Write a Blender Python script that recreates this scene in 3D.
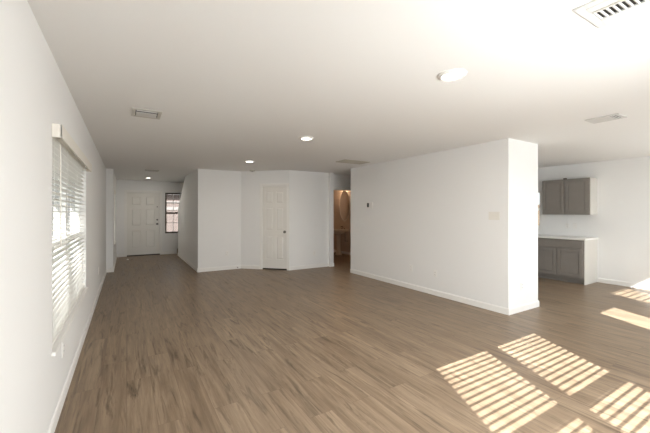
import bpy, bmesh, math, random
from mathutils import Vector, Matrix
random.seed(4)
for o in list(bpy.data.objects): bpy.data.objects.remove(o)
SC = bpy.context.scene
COL = SC.collection
R = math.radians

# ------------------------------------------------------------- camera
cam_d = bpy.data.cameras.new('camera'); cam = bpy.data.objects.new('camera', cam_d); COL.objects.link(cam)
cam.location = (0, 0, 1.42)
cam.rotation_euler = (R(90), 0, R(-31.18))
cam_d.sensor_width = 36; cam_d.lens = 18.166; cam_d.shift_y = -4.5 / 650; cam_d.clip_start = .02
SC.camera = cam

# ------------------------------------------------------------- sky, sun, exposure
SKY = 5
SKY_FAR = 1.3
SUN = 23.0
w = bpy.data.worlds.new('sky'); SC.world = w; w.use_nodes = True
nt = w.node_tree; nt.nodes.clear()
bg = nt.nodes.new('ShaderNodeBackground'); wo = nt.nodes.new('ShaderNodeOutputWorld')
tc = nt.nodes.new('ShaderNodeTexCoord'); sx = nt.nodes.new('ShaderNodeSeparateXYZ'); cr = nt.nodes.new('ShaderNodeValToRGB')
nt.links.new(tc.outputs['Generated'], sx.inputs[0]); nt.links.new(sx.outputs['Z'], cr.inputs[0])
cr.color_ramp.elements[0].color = (.96, .98, 1, 1); cr.color_ramp.elements[0].position = 0
cr.color_ramp.elements[1].color = (.80, .90, 1, 1); cr.color_ramp.elements[1].position = .8
nt.links.new(cr.outputs[0], bg.inputs[0])
dp = nt.nodes.new('ShaderNodeVectorMath'); dp.operation = 'DOT_PRODUCT'; dp.inputs[1].default_value = (-.12, -.97, .2)   # sky is brightest around the sun
nt.links.new(tc.outputs['Generated'], dp.inputs[0])
mr = nt.nodes.new('ShaderNodeMapRange'); mr.interpolation_type = 'SMOOTHSTEP'; mr.inputs[1].default_value = -.35; mr.inputs[2].default_value = .9
mr.inputs[3].default_value = SKY_FAR; mr.inputs[4].default_value = SKY
nt.links.new(dp.outputs['Value'], mr.inputs[0]); nt.links.new(mr.outputs[0], bg.inputs[1])
nt.links.new(bg.outputs[0], wo.inputs[0])
sd = bpy.data.lights.new('sun', 'SUN'); sun = bpy.data.objects.new('sun', sd); COL.objects.link(sun)
E_ = R(34.3); AZ = R(26.3)
d = Vector((math.sin(AZ) * math.cos(E_), math.cos(AZ) * math.cos(E_), -math.sin(E_)))
sun.rotation_euler = d.to_track_quat('-Z', 'Y').to_euler(); sun.location = (-3, -6, 8)
sd.energy = SUN; sd.angle = R(.22); sd.color = (1, .985, .98)
# added fill lamps at the windows and door behind the camera 
for (x, y, z, wx, wz, p_, up) in ((2.43, -.46, 1.20, .86, 1.36, 50, -14), (1.50, -.46, 1.20, .86, 1.36, 50, -14), (4.71, -.37, 1.42, .53, .95, 9, -10),
                              (6.33, -.16, 1.27, .80, 1.4, 13, -8), (7.25, -.16, 1.27, .80, 1.4, 13, -8)):
    ad = bpy.data.lights.new('window_fill', 'AREA'); ad.shape = 'RECTANGLE'; ad.size = wx; ad.size_y = wz; ad.energy = p_; ad.color = (.955, .985, 1)
    ao = bpy.data.objects.new('window_fill', ad); COL.objects.link(ao); ao.location = (x, y, z); ao.rotation_euler = (R(90 + up), 0, 0)
SC.view_settings.view_transform = 'Standard'; SC.view_settings.look = 'None'
SC.view_settings.exposure = 0.28; SC.view_settings.gamma = 1; SC.view_settings.use_curve_mapping = False
try:
    SC.cycles.use_denoising = True; SC.cycles.denoiser = 'OPENIMAGEDENOISE'
    SC.cycles.max_bounces = 14; SC.cycles.diffuse_bounces = 10; SC.cycles.glossy_bounces = 4
    SC.cycles.transparent_max_bounces = 16; SC.cycles.sample_clamp_indirect = 12
    SC.cycles.caustics_reflective = False; SC.cycles.caustics_refractive = False
    SC.cycles.use_adaptive_sampling = False
except Exception: pass

# ------------------------------------------------------------- materials
def mat(name, col, rough=.6, metal=0, bump=0, bscale=200, emit=None, spec=.5, var=0):
    m = bpy.data.materials.new(name); m.use_nodes = True
    n = m.node_tree; b = n.nodes['Principled BSDF']
    b.inputs['Base Color'].default_value = (*col, 1); b.inputs['Roughness'].default_value = rough
    b.inputs['Metallic'].default_value = metal; b.inputs['Specular IOR Level'].default_value = spec
    if emit:
        b.inputs['Emission Color'].default_value = (*emit[0], 1); b.inputs['Emission Strength'].default_value = emit[1]
    if bump or var:
        t = n.nodes.new('ShaderNodeTexCoord'); no = n.nodes.new('ShaderNodeTexNoise')
        no.inputs['Scale'].default_value = bscale; no.inputs['Detail'].default_value = 2
        n.links.new(t.outputs['Object'], no.inputs['Vector'])
        if bump:
            bp = n.nodes.new('ShaderNodeBump'); bp.inputs['Strength'].default_value = bump; bp.inputs['Distance'].default_value = .002
            n.links.new(no.outputs['Fac'], bp.inputs['Height']); n.links.new(bp.outputs[0], b.inputs['Normal'])
        if var:
            mx = n.nodes.new('ShaderNodeMix'); mx.data_type = 'RGBA'
            mx.inputs[6].default_value = (*[c * (1 - var) for c in col], 1); mx.inputs[7].default_value = (*[min(1, c * (1 + var)) for c in col], 1)
            n.links.new(no.outputs['Fac'], mx.inputs[0]); n.links.new(mx.outputs[2], b.inputs['Base Color'])
    return m

M = dict(
    wall=mat('wall_paint', (.83, .83, .825), .7, bump=.12, bscale=110, spec=.3),
    ceiling=mat('ceiling_paint', (.83, .828, .82), .85, bump=.15, bscale=70, spec=.2),
    trim=mat('trim_paint', (.85, .84, .82), .4, spec=.4),
    door=mat('door_paint', (.79, .775, .74), .45, spec=.4),
    vinyl=mat('white_vinyl', (.84, .84, .82), .4),
    slat=mat('blind_slat', (.86, .85, .82), .45),
    valance=mat('blind_valance', (.80, .77, .71), .5),
    plate=mat('outlet_plastic', (.84,.83,.81), .35),
    ivory=mat('ivory_plastic', (.78, .76, .71), .4),
    slot=mat('dark_slot', (.03, .028, .025), .6),  # near-black, also stands in for shade in gaps and ducts
    taupe=mat('cabinet_taupe', (.245, .223, .203), .5, var=.06, bscale=9),
    endp=mat('cabinet_end_panel', (.62, .60, .56), .5),
    counter=mat('counter_white', (.83, .82, .80), .3, var=.03, bscale=30),
    nickel=mat('satin_nickel', (.13, .12, .11), .3, 1),
    chrome=mat('chrome', (.7, .7, .7), .12, 1),
    vent=mat('vent_enamel', (.64, .635, .62), .45),
    greyvent=mat('vent_grey', (.55, .53, .49), .5),
    grille=mat('return_grille', (.50, .47, .40), .6),
    porcelain=mat('porcelain', (.80, .76, .70), .15),
    mirror=mat('mirror_glass', (.85, .85, .85), .03, 1),
    bathwall=mat('bath_wall_paint', (.60, .52, .45), .7, bump=.1, bscale=110),
    bronze=mat('dark_bronze', (.06, .045, .035), .4, 1),
    black=mat('black_plastic', (.02, .018, .015), .25),
    carpet=mat('stair_carpet', (.14, .10, .07), .95, bump=.6, bscale=400, var=.2),
    concrete=mat('pale_concrete', (.25, .25, .235), .9, bump=.3, bscale=30, var=.12),
    siding=mat('neighbour_siding', (.12, .09, .08), .8, var=.05, bscale=4),
    roof=mat('roof_shingle', (.20, .18, .17), .9, var=.2, bscale=20),
    fence=mat('fence_wood', (.16, .11, .075), .8, var=.25, bscale=12),
    lens=mat('lamp_lens', (1, 1, 1), .4, emit=((1, .93, .82), 9.0)),
    bulb=mat('warm_bulb', (1, .9, .8), .4, emit=((1, .62, .32), 6.0)),
)
def glass_mat(name='window_glass', tint=(.96, .98, .97, 1)):
    m = bpy.data.materials.new(name); m.use_nodes = True; n = m.node_tree; n.nodes.clear()
    o = n.nodes.new('ShaderNodeOutputMaterial'); t = n.nodes.new('ShaderNodeBsdfTransparent'); g = n.nodes.new('ShaderNodeBsdfGlossy')
    f = n.nodes.new('ShaderNodeMath'); f.operation = 'MULTIPLY_ADD'; pw = n.nodes.new('ShaderNodeMath'); pw.operation = 'POWER'; lw = n.nodes.new('ShaderNodeLayerWeight'); lw.inputs[0].default_value = .5
    n.links.new(lw.outputs['Facing'], pw.inputs[0]); pw.inputs[1].default_value = 5; n.links.new(pw.outputs[0], f.inputs[0]); f.inputs[1].default_value = .45
    mx = n.nodes.new('ShaderNodeMixShader')
    t.inputs[0].default_value = tint; g.inputs['Roughness'].default_value = .02; f.inputs[2].default_value = .025
    n.links.new(f.outputs[0], mx.inputs[0]); n.links.new(t.outputs[0], mx.inputs[1]); n.links.new(g.outputs[0], mx.inputs[2]); n.links.new(mx.outputs[0], o.inputs[0])
    return m
M['glass'] = glass_mat(); M['dim_glass'] = glass_mat('dimmed_glass', (.74, .75, .74, 1)); M['dark_glass'] = glass_mat('darkened_glass', (.60, .60, .585, 1))  # both darker glasses are dimmed to tame outside glare, no screen fitted
def floor_mat():
    m = bpy.data.materials.new('vinyl_plank'); m.use_nodes = True; n = m.node_tree; b = n.nodes['Principled BSDF']; L = n.links.new
    def N(t, **k):
        x = n.nodes.new(t)
        for a, v in k.items(): setattr(x, a, v)
        return x
    tc = N('ShaderNodeTexCoord'); s = N('ShaderNodeSeparateXYZ'); c = N('ShaderNodeCombineXYZ')
    L(tc.outputs['Object'], s.inputs[0]); L(s.outputs['Y'], c.inputs['X']); L(s.outputs['X'], c.inputs['Y'])
    br = N('ShaderNodeTexBrick'); br.offset = .37; br.offset_frequency = 2
    br.inputs['Color1'].default_value = (0, 0, 0, 1); br.inputs['Color2'].default_value = (1, 1, 1, 1)
    br.inputs['Mortar'].default_value = (.5, .5, .5, 1)
    br.inputs['Scale'].default_value = 1; br.inputs['Mortar Size'].default_value = .0012; br.inputs['Mortar Smooth'].default_value = .2
    br.inputs['Brick Width'].default_value = 1.22; br.inputs['Row Height'].default_value = .18; br.inputs['Bias'].default_value = 0
    L(c.outputs[0], br.inputs['Vector'])
    # grain coordinates, shifted from plank to plank
    mul = N('ShaderNodeMath', operation='MULTIPLY'); L(br.outputs['Color'], mul.inputs[0]); mul.inputs[1].default_value = 37.0
    def grain(sx_, sy_, detail, rough, dist, lo, hi):
        a = N('ShaderNodeMath', operation='MULTIPLY'); L(s.outputs['X'], a.inputs[0]); a.inputs[1].default_value = sx_
        e = N('ShaderNodeMath', operation='MULTIPLY'); L(s.outputs['Y'], e.inputs[0]); e.inputs[1].default_value = sy_
        v = N('ShaderNodeCombineXYZ'); L(a.outputs[0], v.inputs[0]); L(e.outputs[0], v.inputs[1]); L(mul.outputs[0], v.inputs[2])
        no = N('ShaderNodeTexNoise'); no.inputs['Scale'].default_value = 1; no.inputs['Detail'].default_value = detail
        no.inputs['Roughness'].default_value = rough; no.inputs['Distortion'].default_value = dist
        L(v.outputs[0], no.inputs['Vector'])
        r = N('ShaderNodeMapRange'); L(no.outputs['Fac'], r.inputs[0]); r.inputs[1].default_value = lo; r.inputs[2].default_value = hi
        return r.outputs[0]
    g1 = grain(12, .9, 5, .6, .9, .34, .66)      # broad streaks
    g2 = grain(70, 3.5, 3, .6, .3, .25, .75)     # fine grain
    g3 = grain(17, 1.3, 5, .68, 1.3, .52, .70)     # dark cathedral marks and knots
    def mix(fac, A, B, f=None):
        x = N('ShaderNodeMix'); x.data_type = 'RGBA'
        if f is None: L(fac, x.inputs[0])
        else: x.inputs[0].default_value = f
        for i, v in ((6, A), (7, B)):
            if isinstance(v, tuple): x.inputs[i].default_value = (*v, 1)
            else: L(v, x.inputs[i])
        return x.outputs[2]
    light = (.375, .280, .192); mid = (.215, .152, .100); dark = (.045, .03, .021)
    base = mix(g1, mid, light)
    tone = N('ShaderNodeMapRange'); L(br.outputs['Color'], tone.inputs[0]); tone.inputs[3].default_value = .0; tone.inputs[4].default_value = .34
    base = mix(tone.outputs[0], base, mid)
    fg = N('ShaderNodeMath', operation='MULTIPLY'); L(g2, fg.inputs[0]); fg.inputs[1].default_value = .30
    base = mix(fg.outputs[0], base, dark)
    kn = N('ShaderNodeMath', operation='MULTIPLY'); L(g3, kn.inputs[0]); kn.inputs[1].default_value = .68
    base = mix(kn.outputs[0], base, dark)
    jm = N('ShaderNodeMath', operation='MULTIPLY'); L(br.outputs['Fac'], jm.inputs[0]); jm.inputs[1].default_value = .45
    base = mix(jm.outputs[0], base, (.07, .05, .04))
    L(base, b.inputs['Base Color'])
    rr = N('ShaderNodeMapRange'); L(g1, rr.inputs[0]); rr.inputs[3].default_value = .31; rr.inputs[4].default_value = .42
    L(rr.outputs[0], b.inputs['Roughness']); b.inputs['Specular IOR Level'].default_value = .22
    bp = N('ShaderNodeBump'); bp.inputs['Strength'].default_value = .15; bp.inputs['Distance'].default_value = .001
    L(g2, bp.inputs['Height']); L(bp.outputs[0], b.inputs['Normal'])
    return m
M['floor'] = floor_mat()

# ------------------------------------------------------------- mesh helpers
class MB:
    def __init__(self): self.b = bmesh.new()
    def box(self, x0, x1, y0, y1, z0, z1, bev=0, rot=None, piv=None):
        r = bmesh.ops.create_cube(self.b, size=1); vs = r['verts']
        for v in vs: v.co = Vector((x0 + (v.co.x + .5) * (x1 - x0), y0 + (v.co.y + .5) * (y1 - y0), z0 + (v.co.z + .5) * (z1 - z0)))
        if bev:
            es = list({e for v in vs for e in v.link_edges})
            g = bmesh.ops.bevel(self.b, geom=es, offset=bev, segments=2, affect='EDGES', profile=.5)
            vs = list(set(g['verts']) | {v for v in vs if v.is_valid})
        if rot is not None:
            bmesh.ops.rotate(self.b, verts=vs, cent=piv or Vector(((x0 + x1) / 2, (y0 + y1) / 2, (z0 + z1) / 2)), matrix=rot)
        return self
    def lathe(self, prof, n=32, axis='Z', c=(0, 0, 0), sx=1, sy=1):
        rings = []
        for r, z in prof:
            ring = []
            for k in range(n):
                a = 2 * math.pi * k / n; p = (r * math.cos(a) * sx, r * math.sin(a) * sy, z)
                if axis == 'Y': p = (p[0], z, p[1])
                if axis == 'X': p = (z, p[0], p[1])
                ring.append(self.b.verts.new(Vector(p) + Vector(c)))
            rings.append(ring)
        for A, B in zip(rings, rings[1:]):
            for k in range(n): self.b.faces.new((A[k], A[(k + 1) % n], B[(k + 1) % n], B[k]))
        bmesh.ops.remove_doubles(self.b, verts=[v for r_ in rings for v in r_], dist=1e-6)
        return self
    def prism(self, pts, a0, a1, axis='X'):
        # pts in the plane normal to axis: X->(y,z)  Y->(x,z)  Z->(x,y)
        def P(p, a): return {'X': (a, p[0], p[1]), 'Y': (p[0], a, p[1]), 'Z': (p[0], p[1], a)}[axis]
        A = [self.b.verts.new(P(p, a0)) for p in pts]; B = [self.b.verts.new(P(p, a1)) for p in pts]
        self.b.faces.new(A); self.b.faces.new(B[::-1]); n = len(pts)
        for k in range(n): self.b.faces.new((A[k], A[(k + 1) % n], B[(k + 1) % n], B[k]))
        return self
    def tube(self, pts, r, n=10):
        pts = [Vector(p) for p in pts]; rings = []
        for i, p in enumerate(pts):
            t = (pts[min(i + 1, len(pts) - 1)] - pts[max(i - 1, 0)]).normalized()
            u = t.cross(Vector((0, 0, 1)));
            if u.length < 1e-3: u = t.cross(Vector((1, 0, 0)))
            u.normalize(); v = t.cross(u)
            rings.append([self.b.verts.new(p + r * (math.cos(2 * math.pi * k / n) * u + math.sin(2 * math.pi * k / n) * v)) for k in range(n)])
        for A, B in zip(rings, rings[1:]):
            for k in range(n): self.b.faces.new((A[k], A[(k + 1) % n], B[(k + 1) % n], B[k]))
        self.b.faces.new(rings[0]); self.b.faces.new(rings[-1][::-1])
        return self
    def build(self, name, m, parent=None, smooth=False, loc=None, rz=None):
        bmesh.ops.recalc_face_normals(self.b, faces=self.b.faces)
        me = bpy.data.meshes.new(name); self.b.to_mesh(me); self.b.free(); me.materials.append(M[m] if isinstance(m, str) else m)
        if smooth:
            for p in me.polygons: p.use_smooth = True
            me.set_sharp_from_angle(angle=R(40))
        o = bpy.data.objects.new(name, me); COL.objects.link(o)
        if parent: o.parent = parent
        if loc is not None: o.location = loc
        if rz is not None: o.rotation_euler[2] = R(rz)
        return o
def tag(o, label=None, cat=None, group=None, kind=None):
    if label: o['label'] = label
    if cat: o['category'] = cat
    if group: o['group'] = group
    if kind: o['kind'] = kind
    return o
def empty(name, loc, rz=0):
    o = bpy.data.objects.new(name, None); o.empty_display_size = .1; COL.objects.link(o); o.location = loc; o.rotation_euler[2] = R(rz); return o
def P(n, x, y, z=0):  # frame helper: local (x,y) of a wall frame to world
    (ox, oy), rz = n; c, s = math.cos(R(rz)), math.sin(R(rz))
    return (ox + c * x - s * y, oy + s * x + c * y, z)

# wall frames: local x runs to the right seen from inside, local +y points into the wall
def wall(name, org, rz, length, thick, holes=(), z1=2.44, m='wall', label=None):
    b = MB()
    xs = sorted({0, length} | {h[0] for h in holes} | {h[1] for h in holes})
    for x0, x1 in zip(xs, xs[1:]):
        cov = [h for h in holes if h[0] <= x0 + 1e-6 and h[1] >= x1 - 1e-6]
        z = 0
        for h in sorted(cov, key=lambda q: q[2]):
            if h[2] > z: b.box(x0, x1, 0, thick, z, h[2])
            z = h[3]
        if z < z1: b.box(x0, x1, 0, thick, z, z1)
    o = b.build(name, m, loc=(org[0], org[1], 0), rz=rz)
    return tag(o, label or 'plain white painted interior wall', 'wall', kind='structure')
def baseboard(name, org, rz, runs, label):
    b = MB()
    for x0, x1 in runs: b.prism([(0, 0), (-.013, 0), (-.013, .072), (-.009, .084), (-.003, .09), (0, .09)], x0, x1, 'X')
    o = b.build(name, 'trim', loc=(org[0], org[1], 0), rz=rz)
    return tag(o, label, 'baseboard', kind='structure')

# ------------------------------------------------------------- floor, ceiling
T = tag
T(MB().box(-.53, 8.3, -.62, 12.35, -.12, 0).build('floor', 'floor'), 'grey-brown wood-look plank floor running through the whole room', 'floor', kind='structure')
T(MB().box(-.6, 8.4, -.75, 12.5, 2.44, 2.6).build('ceiling', 'ceiling'), 'flat off-white painted ceiling', 'ceiling', kind='structure')

# ------------------------------------------------------------- walls
FL = ((-.41, -.47), 90)          # left wall, local x = Y+.47
wall('wall_left', FL[0], 90, 9.70, .15, [(3.19, 5.25, .52, 1.98)], label='long white wall on the left with the blinded window')
FE = ((-.27, 9.23), 90)
wall('wall_left_entry', FE[0], 90, 3.0, .15, [(.62, 1.52, .62, 1.98)], label='white left wall of the entry passage with a slim-looking side window')
FD = ((-.27, 12.20), 0)
wall('wall_entry', FD[0], 0, 8.57, .15, [(.264, 1.234, 0, 2.06), (1.38, 2.10, .70, 2.07)], label='far white wall holding the front door')
T(MB().prism([(8.28, 0), (11.66, 0), (11.66, 1.50), (10.12, 2.44), (8.28, 2.44)], 1.44, 1.56, 'X').build('wall_stair', 'wall'), 'white stair wall with a sloping far top corner beside the entry passage', 'wall', kind='structure')
wall('wall_stair_far', (2.75, 12.2), -90, 3.9, .08, label='white wall at the far side of the stairs')
FA = ((1.44, 8.16), 0)
wall('wall_hall', FA[0], 0, 1.026, .12, label='white wall section between entry passage and closet')
BZ = -math.degrees(math.atan2(.88, .914)); BL = math.hypot(.914, .88)
FB = ((2.466, 8.16), BZ)
wall('wall_closet', FB[0], BZ, BL, .12, [(.565, 1.225, 0, 2.06)], label='angled white wall with the narrow closet door')
FC = ((3.38, 7.28), 0)
wall('wall_middle', FC[0], 0, 1.13, .30, label='white wall section right of the closet door')
T(MB().box(4.51, 4.625, 7.21, 7.58, 0, 2.44).build('wall_middle_end', 'wall'), 'narrow white wall end beside the bathroom doorway', 'wall', kind='structure')
FH = ((4.625, 7.46), 0)
wall('wall_bath_front', FH[0], 0, 2.6, .12, [(.06, .84, 0, 2.04)], label='white wall over and beside the open bathroom doorway')
T(MB().box(4.505, 5.29, 2.56, 6.28, 0, 2.44).build('wall_partition', 'wall'), 'big white block of wall between living room and kitchen', 'wall', kind='structure')
wall('wall_hall_end', (7.2, 7.46), -90, 1.3, .1, label='white end wall of the short hall')
wall('wall_kitchen_back', (5.29, 6.16), 0, 2.88, .12, label='white back wall of the kitchen')
FR = ((8.17, 6.28), -90)         # right wall, local x = 6.28-Y
wall('wall_right', FR[0], -90, 6.6, .13, [(1.35, 2.38, 1.05, 1.92)], label='white right wall behind the kitchen cabinets')
FK = ((5.5, -.47), 180)          # back wall, local x = 5.5-X
wall('wall_back', FK[0], 180, 6.06, .15, [(5.5 - 2.87, 5.5 - 1.99, .48, 2.05), (5.5 - 1.94, 5.5 - 1.05, .48, 2.05), (5.5 - 5.17, 5.5 - 4.25, 0, 2.06)], label='white wall behind the camera with two windows and a glazed door')
FG = ((8.3, -.17), 180)
wall('wall_back_dining', FG[0], 180, 2.8, .15, [(8.3 - 6.74, 8.3 - 5.89, .48, 2.05), (8.3 - 7.70, 8.3 - 6.80, .48, 2.05)], label='white dining wall with two windows behind the camera')
T(MB().box(5.5, 5.56, -.62, -.32, 0, 2.44).build('wall_back_jog', 'wall'), 'short white jog in the wall behind the camera', 'wall', kind='structure')
wall('wall_outer', (8.17, 12.2), -90, 5.92, .13, label='outer wall behind the rooms at the far right')
# bathroom shell
wall('wall_bath_back', (4.5, 10.1), 0, 1.9, .1, m='bathwall', label='tan back wall of the bathroom')
wall('wall_bath_right', (6.3, 10.1), -90, 2.52, .1, m='bathwall', label='tan bathroom wall with mirror and sink')
wall('wall_bath_left', (4.62, 7.58), 90, 2.52, .1, m='bathwall', label='tan left wall of the bathroom')
wall('wall_bath_inner', (4.625, 7.58), 0, .05, .01, m='bathwall', label='tan strip inside the bathroom doorway')

# ------------------------------------------------------------- baseboards
baseboard('baseboard_left', FL[0], 90, [(0, 9.70)], 'white baseboard along the long left wall')
baseboard('baseboard_left_return', (-.41, 9.23), 0, [(.013, .153)], 'white baseboard on the narrow return by the entry')
baseboard('baseboard_left_entry', FE[0], 90, [(0, 2.957)], 'white baseboard along the entry side wall')
baseboard('baseboard_entry', FD[0], 0, [(.0, .205), (1.293, 1.70)], 'white baseboard beside the front door')
baseboard('baseboard_stair', (1.44, 11.66), -90, [(0, 3.50)], 'white baseboard along the stair wall')
baseboard('baseboard_hall', FA[0], 0, [(-.013, 1.03)], 'white baseboard left of the closet')
baseboard('baseboard_closet', FB[0], BZ, [(0, .505), (1.262, BL)], 'white baseboard beside the closet door')
baseboard('baseboard_middle', FC[0], 0, [(0, 1.13)], 'white baseboard right of the closet')
baseboard('baseboard_middle_end', (4.51, 7.21), 0, [(-.013, .128)], 'white baseboard at the narrow wall end')
baseboard('baseboard_partition', (4.505, 6.28), -90, [(0, 3.72)], 'white baseboard along the long face of the kitchen block')
baseboard('baseboard_partition_end', (4.505, 2.56), 0, [(-.013, .798)], 'white baseboard on the short end of the kitchen block')
baseboard('baseboard_partition_kitchen', (5.29, 2.56), 90, [(0, 3.6)], 'white baseboard on the kitchen side of the block')
baseboard('baseboard_right', FR[0], -90, [(3.47, 6.45)], 'white baseboard on the right wall')
baseboard('baseboard_bath', (6.3, 10.1), -90, [(0, 2.5)], 'white baseboard on the bathroom wall')

# ------------------------------------------------------------- windows
NW = [0]
def window(fr, x0, x1, z0, z1, label, grid=None, rail=None, depth=.10, mull=None, sill=True, m='vinyl', single=False, rh=.03, gl='glass'):
    NW[0] += 1
    root = empty('window_%d' % NW[0], P(fr, x0, 0, z0), fr[1]); tag(root, label, 'window', kind='structure')
    W = x1 - x0; H = z1 - z0; y0, y1 = depth - .04, depth + .04; fw = .05
    cells = [(0, W)] if not mull else [(0, mull - .03), (mull + .03, W)]
    f = MB()
    f.box(0, W, y0, y1, 0, fw); f.box(0, W, y0, y1, H - fw, H); f.box(0, fw, y0, y1, fw, H - fw); f.box(W - fw, W, y0, y1, fw, H - fw)
    if mull: f.box(mull - .04, mull + .04, y0 - .005, y1, fw, H - fw)
    f.build('window_frame', m, root)
    r = rail if rail else H / 2
    for a, c in (([(fw, W - fw)] if not mull else [(fw, mull - .04), (mull + .04, W - fw)])):
        if not single: MB().box(a, c, y0 + .01, y1 - .01, r - rh, r + rh, .004).build('meeting_rail', m, root)
        for za, zc in ([(fw, r - rh), (r + rh, H - fw)] if not single else [(fw, H - fw)]):
            g = MB().box(a, c, depth - .002, depth + .002, za, zc).build('pane', gl, root)
            if grid:
                gm = MB()
                for k in range(1, grid[0]): xx = a + (c - a) * k / grid[0]; gm.box(xx - .008, xx + .008, depth - .014, depth - .003, za, zc)
                for k in range(1, grid[1]): zz = za + (zc - za) * k / grid[1]; gm.box(a, c, depth - .013, depth - .004, zz - .008, zz + .008)
                gm.build('muntin', 'vinyl', root)
    if sill: MB().box(-.03, W + .03, -.022, 0, -.022, .004, .003).box(.0005, W - .0005, 0, y0, -.001, .004).build('window_sill', 'trim', root)
    pd = bpy.data.lights.new('window_portal', 'AREA'); pd.shape = 'RECTANGLE'; pd.size = W; pd.size_y = H; pd.cycles.is_portal = True
    p = bpy.data.objects.new('window_portal', pd); COL.objects.link(p); p.parent = root; p.location = (W / 2, depth + .06, H / 2); p.rotation_euler = (R(-90), 0, 0)
    return root
def blind(fr, x0, x1, z0, z1, label, tilt=0, pitch=.048, y=.03, proud=.0, wand=.3, group=None, wid=.05):
    root = empty('window_blind', P(fr, x0, 0, z0), fr[1]); tag(root, label, 'window blind', group)
    W = x1 - x0; H = z1 - z0
    yv = y - .045 - proud
    MB().box(.003, W - .003, y - .028, y + .028, H - .045, H, .002).build('headrail', 'slat', root)
    ex = .035 if proud else -.004
    v = MB().box(-ex, W + ex, yv, yv + .012, H - .075, H + .012, .003)
    if proud: v.box(-ex, -ex + .012, yv, -.001, H - .075, H + .012, .002); v.box(W + ex - .012, W + ex, yv, -.001, H - .075, H + .012, .002)
    v.build('valance', 'valance', root)
    s = MB(); z = H - .07; rot = Matrix.Rotation(R(tilt), 3, 'X')
    while z > .035:
        s.box(.008, W - .008, y - wid / 2, y + wid / 2, z - .0013, z + .0013, 0, rot); z -= pitch
    s.build('slats', 'slat', root)
    MB().box(.006, W - .006, y - .025, y + .025, .003, .022, .004).build('bottom_rail', 'slat', root)
    n = max(2, int(W / .6) + 1)
    for k in range(n):
        xx = .12 + (W - .24) * k / (n - 1)
        MB().box(xx - .0015, xx + .0015, y - .027, y - .0255, .02, H - .04).box(xx - .0015, xx + .0015, y + .0255, y + .027, .02, H - .04).build('ladder_cord', 'slat', root)
    MB().tube([(wand, y - .034, H - .06), (wand, y - .038, H - .8)], .0045).build('tilt_wand', 'valance', root, True)
    return root
# left wall window: opening Y 2.72..4.78
window(FL, 3.19, 5.25, .52, 1.98, 'double white window behind the blind on the left wall', mull=1.03, rail=.66, gl='dark_glass')
blind(FL, 3.20, 5.24, .525, 1.975, 'wide white slatted blind over the window on the long left wall', tilt=-8, pitch=.044, y=.035, proud=.045, wand=.3)
window(FE, .62, 1.52, .62, 1.98, 'side window in the left wall of the entry passage', gl='dark_glass')
blind(FE, .625, 1.515, .625, 1.975, 'white slatted blind on the entry side window', tilt=-8, pitch=.044, y=.03, group=None)
window(FD, 1.38, 2.10, .70, 2.07, 'window with white muntin bars right of the front door', grid=(3, 2), sill=False, m='bronze', depth=.1, gl='dim_glass')
window(FR, 1.35, 2.38, 1.05, 1.92, 'kitchen window peeking out beside the wall cabinet', grid=None, sill=False)
for a, c, lab in ((1.99, 2.87, 'right'), (1.05, 1.94, 'left')):
    window(FK, 5.5 - c, 5.5 - a, .48, 2.05, 'double-hung window behind the camera, %s one of the pair' % ('nearer to the glazed door' if lab == 'right' else 'nearer to the corner'), rail=.80, rh=.02)
    blind(FK, 5.5 - c + .005, 5.5 - a - .005, .485, 2.045, 'white slatted blind on the back window %s' % ('nearer to the glazed door' if lab == 'right' else 'nearer to the room corner'), tilt=23, pitch=.05, y=.03)
for a, c, lab in ((6.80, 7.70, 'right'), (5.89, 6.74, 'left')):
    window(FG, 8.3 - c, 8.3 - a, .48, 2.05, 'dining window behind the camera %s' % ('next to the kitchen-side wall' if lab == 'right' else 'next to the wall jog'))
    blind(FG, 8.3 - c + .005, 8.3 - a - .005, .485, 2.045, 'white slatted blind on the dining window %s' % ('next to the right wall' if lab == 'right' else 'next to the wall jog'), tilt=23, pitch=.082, wid=.062, y=.03)

# ------------------------------------------------------------- doors
def casing(b, x0, x1, z1, wd=.057, y=-.014, z0=0, ys=.081):
    b.box(x0 - wd, x0, y, 0, z0, z1 + wd, .004); b.box(x1, x1 + wd, y, 0, z0, z1 + wd, .004); b.box(x0, x1, y, 0, z1, z1 + wd, .004)
    b.box(x0, x0 + .012, 0, .12, z0, z1); b.box(x1 - .012, x1, 0, .12, z0, z1); b.box(x0 + .012, x1 - .012, 0, .12, z1 - .012, z1)
    b.box(x0 + .012, x0 + .03, ys, .12, z0, z1 - .012); b.box(x1 - .03, x1 - .012, ys, .12, z0, z1 - .012); b.box(x0 + .03, x1 - .03, ys, .12, z1 - .035, z1 - .012)
def six_panel(W, H, t=.035):
    b = MB(); st = W * .125; ms = W * .115; cw = (W - 2 * st - ms) / 2
    rails = [(0, .22), (.80, .93), (1.50, 1.60), (H - .115, H)]
    b.box(0, st, 0, t, 0, H); b.box(W - st, W, 0, t, 0, H)
    for a, c in rails: b.box(st, W - st, 0, t, a, c)
    gaps = [(rails[i][1], rails[i + 1][0]) for i in range(3)]
    for a, c in gaps:
        b.box(st + cw, st + cw + ms, 0, t, a, c)
        for x in (st, st + cw + ms):
            b.box(x, x + cw, .016, t, a, c)
            i1, i2 = .018, .040   # raised field with sloped edges
            o = [(x + i1, a + i1), (x + cw - i1, a + i1), (x + cw - i1, c - i1), (x + i1, c - i1)]
            q = [(x + i2, a + i2), (x + cw - i2, a + i2), (x + cw - i2, c - i2), (x + i2, c - i2)]
            A = [b.b.verts.new((p[0], .016, p[1])) for p in o]; B = [b.b.verts.new((p[0], .003, p[1])) for p in q]
            for k in range(4): b.b.faces.new((A[k], A[(k + 1) % 4], B[(k + 1) % 4], B[k]))
            b.b.faces.new(B)
    return b
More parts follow.
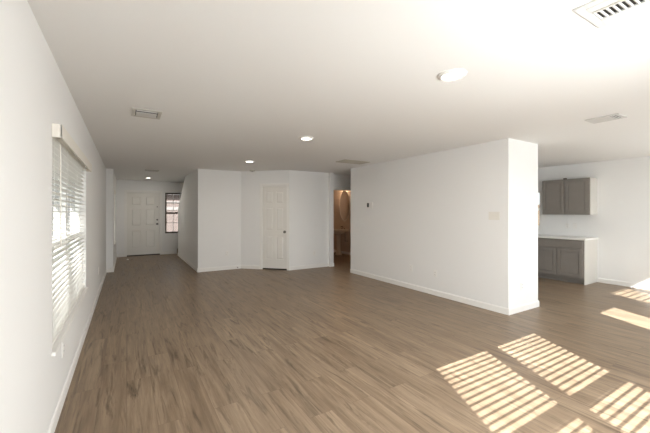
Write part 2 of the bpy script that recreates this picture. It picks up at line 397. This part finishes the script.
def knob(parent, x, y, z, r=.027):
    MB().lathe([(.0, -.062), (r * .6, -.062), (r, -.05), (r, -.038), (r * .5, -.026), (.012, -.02), (.012, -.008), (.033, -.006), (.033, 0), (0, 0)], 20, 'Y', (x, y, z)).build('door_knob', 'nickel', parent, True)
def bolt(parent, x, y, z, r=.027, name='deadbolt'):
    MB().lathe([(0, -.02), (r * .8, -.02), (r, -.012), (r, 0), (0, 0)], 20, 'Y', (x, y, z)).box(x - .004, x + .004, y - .034, y - .018, z - .016, z + .016, .002).build(name, 'nickel', parent, True)
# front door: world X .0 .. .95
r = empty('door_1', (0.0, 12.20, 0), 0); T(r, 'white six-panel front door at the end of the entry passage', 'door', kind='structure')
b = MB(); casing(b, -.006, .964, 2.06); b.build('door_casing', 'trim', r)
lf = six_panel(.92, 2.01).build('door_leaf', 'door', r); lf.location = (.016, .045, .032)
knob(lf, .86, 0, .99); bolt(lf, .86, 0, 1.13); bolt(lf, .86, 0, 1.56, .018, 'door_latch')
for z in (.25, 1.0, 1.78): MB().tube([(-.001, -.006, z - .045), (-.001, -.006, z + .045)], .006).build('hinge', 'door', lf, True)
MB().box(.012, .952, .0, .12, 0, .028, .003).build('threshold', 'slot', r)
# closet door
r = empty('door_2', P(FB, .565, 0, 0), BZ); T(r, 'narrow white six-panel closet door in the angled wall', 'door', kind='structure')
b = MB(); casing(b, 0, .66, 2.06, ys=.048); b.build('door_casing', 'trim', r)
lf = six_panel(.626, 2.008).build('door_leaf', 'door', r); lf.location = (.017, .012, .034)
knob(lf, .575, 0, .90, .024)
T(MB().box(.012, .648, .014, .12, 0, .026).build('door_gap_shade', 'slot', r))  # black strip stands in for the shade under the closet door
# glazed back door
r = empty('door_3', P(FK, 5.5 - 5.17, 0, 0), 180); T(r, 'white back door with a glass upper half behind the camera', 'door', kind='structure')
b = MB(); casing(b, 0, .92, 2.06, ys=.121); b.build('door_casing', 'trim', r)
lf = MB().box(0, .185, 0, .04, 0, 2.03).box(.715, .89, 0, .04, 0, 2.03).box(.185, .715, 0, .04, 0, .95).box(.185, .715, 0, .04, 1.92, 2.03).build('door_leaf', 'door', r); lf.location = (.015, .08, .01)
MB().box(.185, .715, .018, .022, .95, 1.92).build('pane', 'glass', lf)
knob(lf, .84, 0, .95)
pd = bpy.data.lights.new('door_portal', 'AREA'); pd.shape = 'RECTANGLE'; pd.size = .53; pd.size_y = 1.0; pd.cycles.is_portal = True
p = bpy.data.objects.new('door_portal', pd); COL.objects.link(p); p.parent = r; p.location = (.465, .17, 1.445); p.rotation_euler = (R(-90), 0, 0)
# bathroom doorway trim
T(MB().box(4.665, 4.685, 7.445, 7.60, 0, 2.04).box(5.465, 5.485, 7.445, 7.60, 0, 2.04).box(4.685, 5.465, 7.445, 7.60, 2.02, 2.04)
  .box(4.63, 4.665, 7.447, 7.459, 0, 2.09).box(5.485, 5.54, 7.447, 7.459, 0, 2.09).box(4.665, 5.485, 7.447, 7.459, 2.04, 2.09).build('trim_1', 'trim'),
  'white casing around the open bathroom doorway', 'door trim', kind='structure')

# ------------------------------------------------------------- stairs
r = empty('staircase', (1.57, 12.05, 0)); T(r, 'brown carpeted stairs starting beyond the stair wall near the front door', 'staircase')
b = MB(); n = 9
b.box(-.12, 1.16, -.37, 0, 0, .19, .012)
b.build('bottom_step', 'carpet', r)
pts = [(-.37, 0)]
for k in range(1, n): pts += [(-.37 - .27 * (k - 1), .19 * (k + 1)), (-.37 - .27 * k, .19 * (k + 1))]
pts += [(-.37 - .27 * (n - 1), 0)]
MB().prism(pts, 0, 1.16, 'X').build('flight_of_steps', 'carpet', r)

# ------------------------------------------------------------- outlets and switches
def outlet(fr, x, z, label, blank=False):
    r = empty('electrical_outlet', P(fr, x, 0, z), fr[1]); T(r, label, 'electrical outlet')
    MB().box(-.036, .036, -.006, 0, -.058, .058, .0025).build('cover_plate', 'plate', r)
    for s in (-1, 1):
        q = MB().box(-.017, .017, -.0085, -.0062, s * .02 - .014, s * .02 + .014, .001).build('receptacle', 'plate', r)
        MB().box(-.008, -.0055, -.0092, -.0086, s * .02 - .006, s * .02 + .006).box(.0055, .008, -.0092, -.0086, s * .02 - .005, s * .02 + .005).build('slots', 'slot', q)
    return r
def switch(fr, x, z, label, n=1, m='plate'):
    r = empty('light_switch', P(fr, x, 0, z), fr[1]); T(r, label, 'light switch'); W = .036 + .023 * (n - 1)
    MB().box(-W, W, -.006, 0, -.058, .058, .0025).build('cover_plate', m, r)
    for k in range(n):
        xx = (k - (n - 1) / 2) * .046
        MB().box(xx - .005, xx + .005, -.016, -.0062, -.004, .014, .001).build('toggle', m, r)
    return r
FP = ((4.505, 6.28), -90); FQ = ((4.505, 2.56), 0)
outlet(FL, 3.115 + .47, .40, 'white outlet low on the left wall under the blinded window')
outlet(FL, 6.81 + .47, .42, 'white outlet low on the left wall near the entry passage')
outlet(FA, 2.117 - 1.44, .40, 'white outlet on the wall section left of the closet door')
outlet(FC, 4.084 - 3.38, .385, 'white outlet on the wall section right of the closet door')
outlet(FP, 6.28 - 4.365, .385, 'white outlet on the kitchen block, farther of the two on its long face')
outlet(FP, 6.28 - 3.81, .37, 'white outlet on the kitchen block, nearer of the two on its long face')
outlet(FQ, 4.85 - 4.505, .36, 'white outlet on the short end of the kitchen block')
switch(FP, 6.28 - 2.765, 1.365, 'ivory switch plate on the kitchen block near its corner', 3, 'ivory')
FRX = lambda Y: 6.28 - Y
outlet(FR, FRX(3.36), 1.12, 'white outlet left of the switch above the kitchen counter')
switch(FR, FRX(3.22), 1.12, 'white switch above the kitchen counter beside an outlet')
# thermostat
r = empty('thermostat', P(FP, 6.28 - 5.57, 0, 1.57), -90); T(r, 'small thermostat with black screen on the kitchen block', 'thermostat')
MB().box(-.075, .105, -.012, 0, -.07, .06, .004).build('back_plate', 'plate', r)
MB().box(-.07, -.015, -.024, -.0125, -.045, .045, .004).build('display', 'black', r)

# ------------------------------------------------------------- kitchen cabinets
def panel_door(b, x0, x1, z0, z1, t=.018, fw=.055):
    b.box(x0, x0 + fw, -t, 0, z0, z1, .002); b.box(x1 - fw, x1, -t, 0, z0, z1, .002)
    b.box(x0 + fw, x1 - fw, -t, 0, z0, z0 + fw, .002); b.box(x0 + fw, x1 - fw, -t, 0, z1 - fw, z1, .002)
    b.box(x0 + fw, x1 - fw, -t + .014, 0, z0 + fw, z1 - fw)
    i = fw + .012
    b.box(x0 + i, x1 - i, -t + .007, -t + .014, z0 + i, z1 - i, .0015)
def base_cabinet(ynear, yfar, label, end=False):
    W = yfar - ynear                      # local x runs towards the camera (-Y)
    r = empty('base_cabinet', (7.60, yfar, 0), -90); T(r, label, 'cabinet', 'kitchen base cabinets')
    D = .569
    MB().box(0, W, .02, D, .1, .868).box(0, W, .075, D, 0, .1).build('carcass', 'taupe', r)
    MB().box(0, W, 0, .02, .1, .868).build('face_frame', 'taupe', r)
    h = W / 2
    for x0, x1 in ((.022, h - .012), (h + .012, W - .022)):
        b = MB(); panel_door(b, x0, x1, .135, .675); b.build('cabinet_door', 'taupe', r)
    MB().box(.022, W - .022, -.018, 0, .705, .845, .003).build('drawer_front', 'taupe', r)
    if end: T(MB().box(W, W + .014, .0, D, .0, .868).build('end_panel', 'endp', r), 'paler grey end panel')
base_cabinet(2.845, 3.78, 'taupe base cabinet with pale end panel under the white counter', True)
base_cabinet(3.782, 4.717, 'taupe base cabinet farther back, mostly behind the kitchen block')
T(MB().box(7.565, 8.169, 2.81, 4.73, .870, .908, .004).build('countertop', 'counter'), 'white countertop on the taupe kitchen base cabinets', 'countertop')
r = empty('wall_cabinet', (7.86, 3.715, 1.365), -90); T(r, 'taupe two-door wall cabinet hung above the white counter', 'cabinet')
W = 3.715 - 2.845
MB().box(0, W, .02, .309, 0, .74).build('carcass', 'taupe', r)
MB().box(0, W, 0, .02, 0, .74).build('face_frame', 'taupe', r)
for x0, x1 in ((.02, W / 2 - .012), (W / 2 + .012, W - .02)):
    b = MB(); panel_door(b, x0, x1, .022, .718); b.build('cabinet_door', 'taupe', r)
T(MB().box(W, W + .012, .0, .309, 0, .74).build('end_panel', 'endp', r), 'paler grey end panel')
MB().box(W / 2 - .03, W / 2 + .03, .0, .03, .74, .765, .004).build('mounting_bracket', 'bronze', r)

# ------------------------------------------------------------- ceiling fixtures
def downlight(x, y, label, power, col=(1, .9, .76)):
    r = empty('recessed_light', (x, y, 2.44)); T(r, label, 'ceiling light', 'round white recessed ceiling lights')
    MB().lathe([(.072, -.016), (.078, -.020), (.098, -.010), (.102, 0), (.072, 0)], 40).build('trim_ring', 'trim', r, True)
    MB().lathe([(0, -.013), (.055, -.014), (.071, -.012), (.071, -.004), (0, -.004)], 32).build('lens', 'lens', r, True)
    ld = bpy.data.lights.new('recessed_lamp', 'AREA'); ld.shape = 'DISK'; ld.size = .12; ld.energy = power; ld.color = col
    l = bpy.data.objects.new('recessed_lamp', ld); COL.objects.link(l); l.parent = r; l.location = (0, 0, -.022)
downlight(2.066, 1.594, 'round recessed light nearest to the camera in the ceiling', 6)
downlight(2.117, 3.989, 'round recessed light in the middle of the ceiling row of three', 6)
downlight(2.105, 6.394, 'round recessed light in the ceiling in front of the closet wall', 6)
downlight(.551, 11.00, 'round recessed light in the entry ceiling before the front door', 4)

def vent_frame(r, x0, x1, y0, y1, fw, m, drop=.012):
    b = MB(); z = -drop
    b.box(x0, x1, y0, y0 + fw, z, 0, .003); b.box(x0, x1, y1 - fw, y1, z, 0, .003); b.box(x0, x0 + fw, y0 + fw, y1 - fw, z, 0, .003); b.box(x1 - fw, x1, y0 + fw, y1 - fw, z, 0, .003)
    b.build('vent_frame', m, r)
    MB().box(x0 + fw, x1 - fw, y0 + fw, y1 - fw, -.002, -.0005).build('duct_shade', 'slot', r)  # dark sheet painted as the shade inside the duct
# register near the left wall
r = empty('ceiling_vent', (.18, 3.85, 2.44)); T(r, 'small metal ceiling register near the left wall window', 'ceiling vent')
vent_frame(r, -.135, .13, -.15, .15, .032, 'greyvent')
b = MB(); b.box(-.095, .09, -.118, -.052, -.010, -.003, 0, Matrix.Rotation(R(12), 3, 'X')); b.box(-.095, .09, -.020, .10, -.012, -.005, 0, Matrix.Rotation(R(-3), 3, 'X')); b.build('curved_blade', 'vent', r)
# big register at top right
r = empty('ceiling_vent', (2.07, .55, 2.44)); T(r, 'large white ceiling register with a row of dark slots at the top right', 'ceiling vent')
vent_frame(r, -.15, .165, -.22, .215, .04, 'vent', .010)
b = MB(); b.box(.058, .125, -.18, .175, -.012, -.004); b.box(-.11, -.045, -.18, .175, -.012, -.004); b.build('side_strip', 'vent', r)
b = MB(); k = 0
y = .165
while y > -.18:
    b.box(-.043, .057, y - .0012, y + .009, -.012, -.004, 0, Matrix.Rotation(R(35), 3, 'X')); y -= .0245
b.build('louvers', 'vent', r)
MB().box(-.06, -.045, -.17, .17, -.018, -.012, .002).build('damper_bar', 'greyvent', r)
# kitchen-side register
r = empty('ceiling_vent', (4.455, 1.475, 2.44)); T(r, 'slim white ceiling register in front of the kitchen block', 'ceiling vent')
vent_frame(r, -.12, .12, -.15, .145, .025, 'vent')
b = MB(); b.box(-.095, .095, -.06, .12, -.010, -.004)
for k in range(3): b.box(-.095, .095, -.122 + k * .022, -.116 + k * .022, -.011, -.004)
b.build('louvers', 'vent', r)
# return air grille
r = empty('return_air_grille', (3.93, 5.40, 2.44)); T(r, 'wide tan return air grille in the ceiling beside the kitchen block', 'air grille')
vent_frame(r, -.31, .31, -.17, .17, .03, 'grille')
b = MB()
for k in range(22): b.box(-.28, .28, -.138 + k * .0127, -.129 + k * .0127, -.010, -.004)
b.build('louvers', 'grille', r)
# entry vent
r = empty('ceiling_vent', (.53, 9.05, 2.44)); T(r, 'dark small ceiling register in the entry passage', 'ceiling vent')
vent_frame(r, -.15, .15, -.12, .12, .03, 'greyvent')
b = MB(); b.box(-.01, .01, -.09, .09, -.011, -.003); b.box(-.12, .12, -.05, -.03, -.010, -.004); b.box(-.12, .12, .02, .04, -.010, -.004); b.build('louvers', 'greyvent', r)
# smoke detectors
for (x, y, lab) in ((2.62, 7.75, 'small round smoke detector on the ceiling in front of the angled closet wall'), (7.09, 3.55, 'round ceiling disc over the kitchen, half behind the kitchen block')):
    r = empty('smoke_detector', (x, y, 2.44)); T(r, lab, 'smoke detector')
    MB().lathe([(0, -.036), (.045, -.036), (.060, -.026), (.066, -.010), (.066, 0), (0, 0)], 32).build('body', 'greyvent', r, True)
    MB().lathe([(0, -.041), (.018, -.041), (.02, -.0365), (0, -.0365)], 20).build('sensor_cap', 'slot', r, True)
# door stop, and a small white dome on the floor
r = empty('door_stop', (2.36, 8.147, .045)); T(r, 'tiny spring door stop on the baseboard left of the closet', 'door stop')
MB().tube([(0, 0, 0), (0, -.06, 0)], .006).build('spring', 'nickel', r, True); MB().tube([(0, -.0605, 0), (0, -.074, 0)], .010).build('rubber_tip', 'black', r, True)
T(MB().lathe([(0, .035), (.012, .032), (.022, .02), (.026, 0), (0, 0)], 20).build('floor_dome', 'plate', loc=(.03, 11.35, 0), smooth=True), 'tiny white dome on the entry floor before the front door', 'door stop')

# ------------------------------------------------------------- bathroom
r = empty('pedestal_sink', (6.05, 9.12, 0)); T(r, 'white pedestal sink seen through the bathroom doorway', 'sink')
b = MB(); b.lathe([(.0, .66), (.10, .67), (.19, .72), (.235, .80), (.24, .83), (.215, .832), (.18, .79), (.08, .74), (0, .735)], 40, sy=1.25); b.box(.08, .235, -.26, .26, .775, .845, .012)
b.build('basin', 'porcelain', r, True)
MB().lathe([(0, 0), (.115, 0), (.11, .03), (.075, .10), (.065, .40), (.08, .66), (.10, .70), (0, .70)], 28).build('pedestal', 'porcelain', r, True)
fct = MB().tube([(.17, 0, .845), (.17, 0, .92), (.13, 0, .94), (.08, 0, .92)], .012).build('faucet', 'bronze', r, True)
for s in (-1, 1): MB().tube([(.17, s * .09, .845), (.17, s * .09, .885)], .014).build('tap_handle', 'bronze', r, True)
MB().tube([(.13, -.19, .70), (.13, -.19, .45), (.243, -.19, .45)], .016).build('drain_pipe', 'chrome', r, True)
r = empty('oval_mirror', (6.298, 9.12, 1.64)); T(r, 'oval wall mirror above the pedestal sink', 'mirror')
MB().lathe([(.0, -.012), (.27, -.012), (.29, -.006), (.29, 0), (0, 0)], 48, 'X', sx=1, sy=1.75).build('mirror_glass', 'mirror', r, True)
b = MB(); b.lathe([(.288, -.003), (.29, -.018), (.305, -.020), (.315, -.010), (.315, 0), (.288, 0)], 48, 'X', sx=1, sy=1.72); b.build('mirror_frame', 'porcelain', r, True)
r = empty('vanity_light', (6.298, 9.12, 2.26)); T(r, 'warm bar light above the bathroom mirror', 'wall lamp')
MB().box(-.03, 0, -.28, .28, -.04, .04, .006).build('back_plate', 'bronze', r)
for k in (-1, 0, 1):
    MB().lathe([(0, -.07), (.03, -.065), (.045, -.03), (.035, .0), (.012, .02), (0, .02)], 20, c=(-.08, k * .2, 0)).build('bulb', 'bulb', r, True)
ld = bpy.data.lights.new('vanity_lamp', 'POINT'); ld.energy = 5.5; ld.color = (1, .66, .42); ld.shadow_soft_size = .08
l = bpy.data.objects.new('vanity_lamp', ld); COL.objects.link(l); l.parent = r; l.location = (-.25, 0, -.02)

# ------------------------------------------------------------- outdoors
T(MB().prism([(-.55, 2.46), (-1.15, 2.40), (-1.15, 2.52), (-.55, 2.62)], -.9, 12.6, 'Y').build('trim_2', 'trim'), 'unseen roof eave added to shade the left wall windows', 'eave', kind='structure')  # eave out of view, put in to keep sun off the left blinds
T(MB().box(-60, 70, -60, 90, -.35, -.2).build('ground', 'concrete'), 'pale ground outside the windows', 'ground', kind='structure')
r = empty('neighbour_house', (8, 27, -.2)); T(r, 'pale house across the street seen through the window by the front door', 'house')
MB().box(-6.8, 6, 0, 8, 0, 2.9).build('house_walls', 'siding', r)
MB().prism([(-.5, 2.9), (8.5, 2.9), (4, 4.2)], -7.2, 6.4, 'X').build('roof', 'roof', r)
MB().box(-6.8, -.5, -.05, -.001, 1.78, 2.0).box(-6.8, -.5, -.05, -.001, 2.34, 2.42).build('wall_band', 'roof', r)
q = MB().box(0, 2.4, -.06, 0, 0, 2.2)
q.build('garage_door', 'vinyl', r)
MB().box(3.4, 5, -.04, 0, 1, 2.1).build('house_window', 'slot', r)
r = empty('wooden_fence', (11.2, 5, -.2)); T(r, 'dark wooden fence outside the kitchen window', 'fence')
b = MB()
for k in range(60): b.box(0, .02, -4 + k * .15, -4 + k * .15 + .142, 0, 1.86)
b.build('pickets', 'fence', r); MB().box(.02, .06, -4, 5, .3, .39).box(.02, .06, -4, 5, 1.45, 1.54).build('fence_rail', 'fence', r)
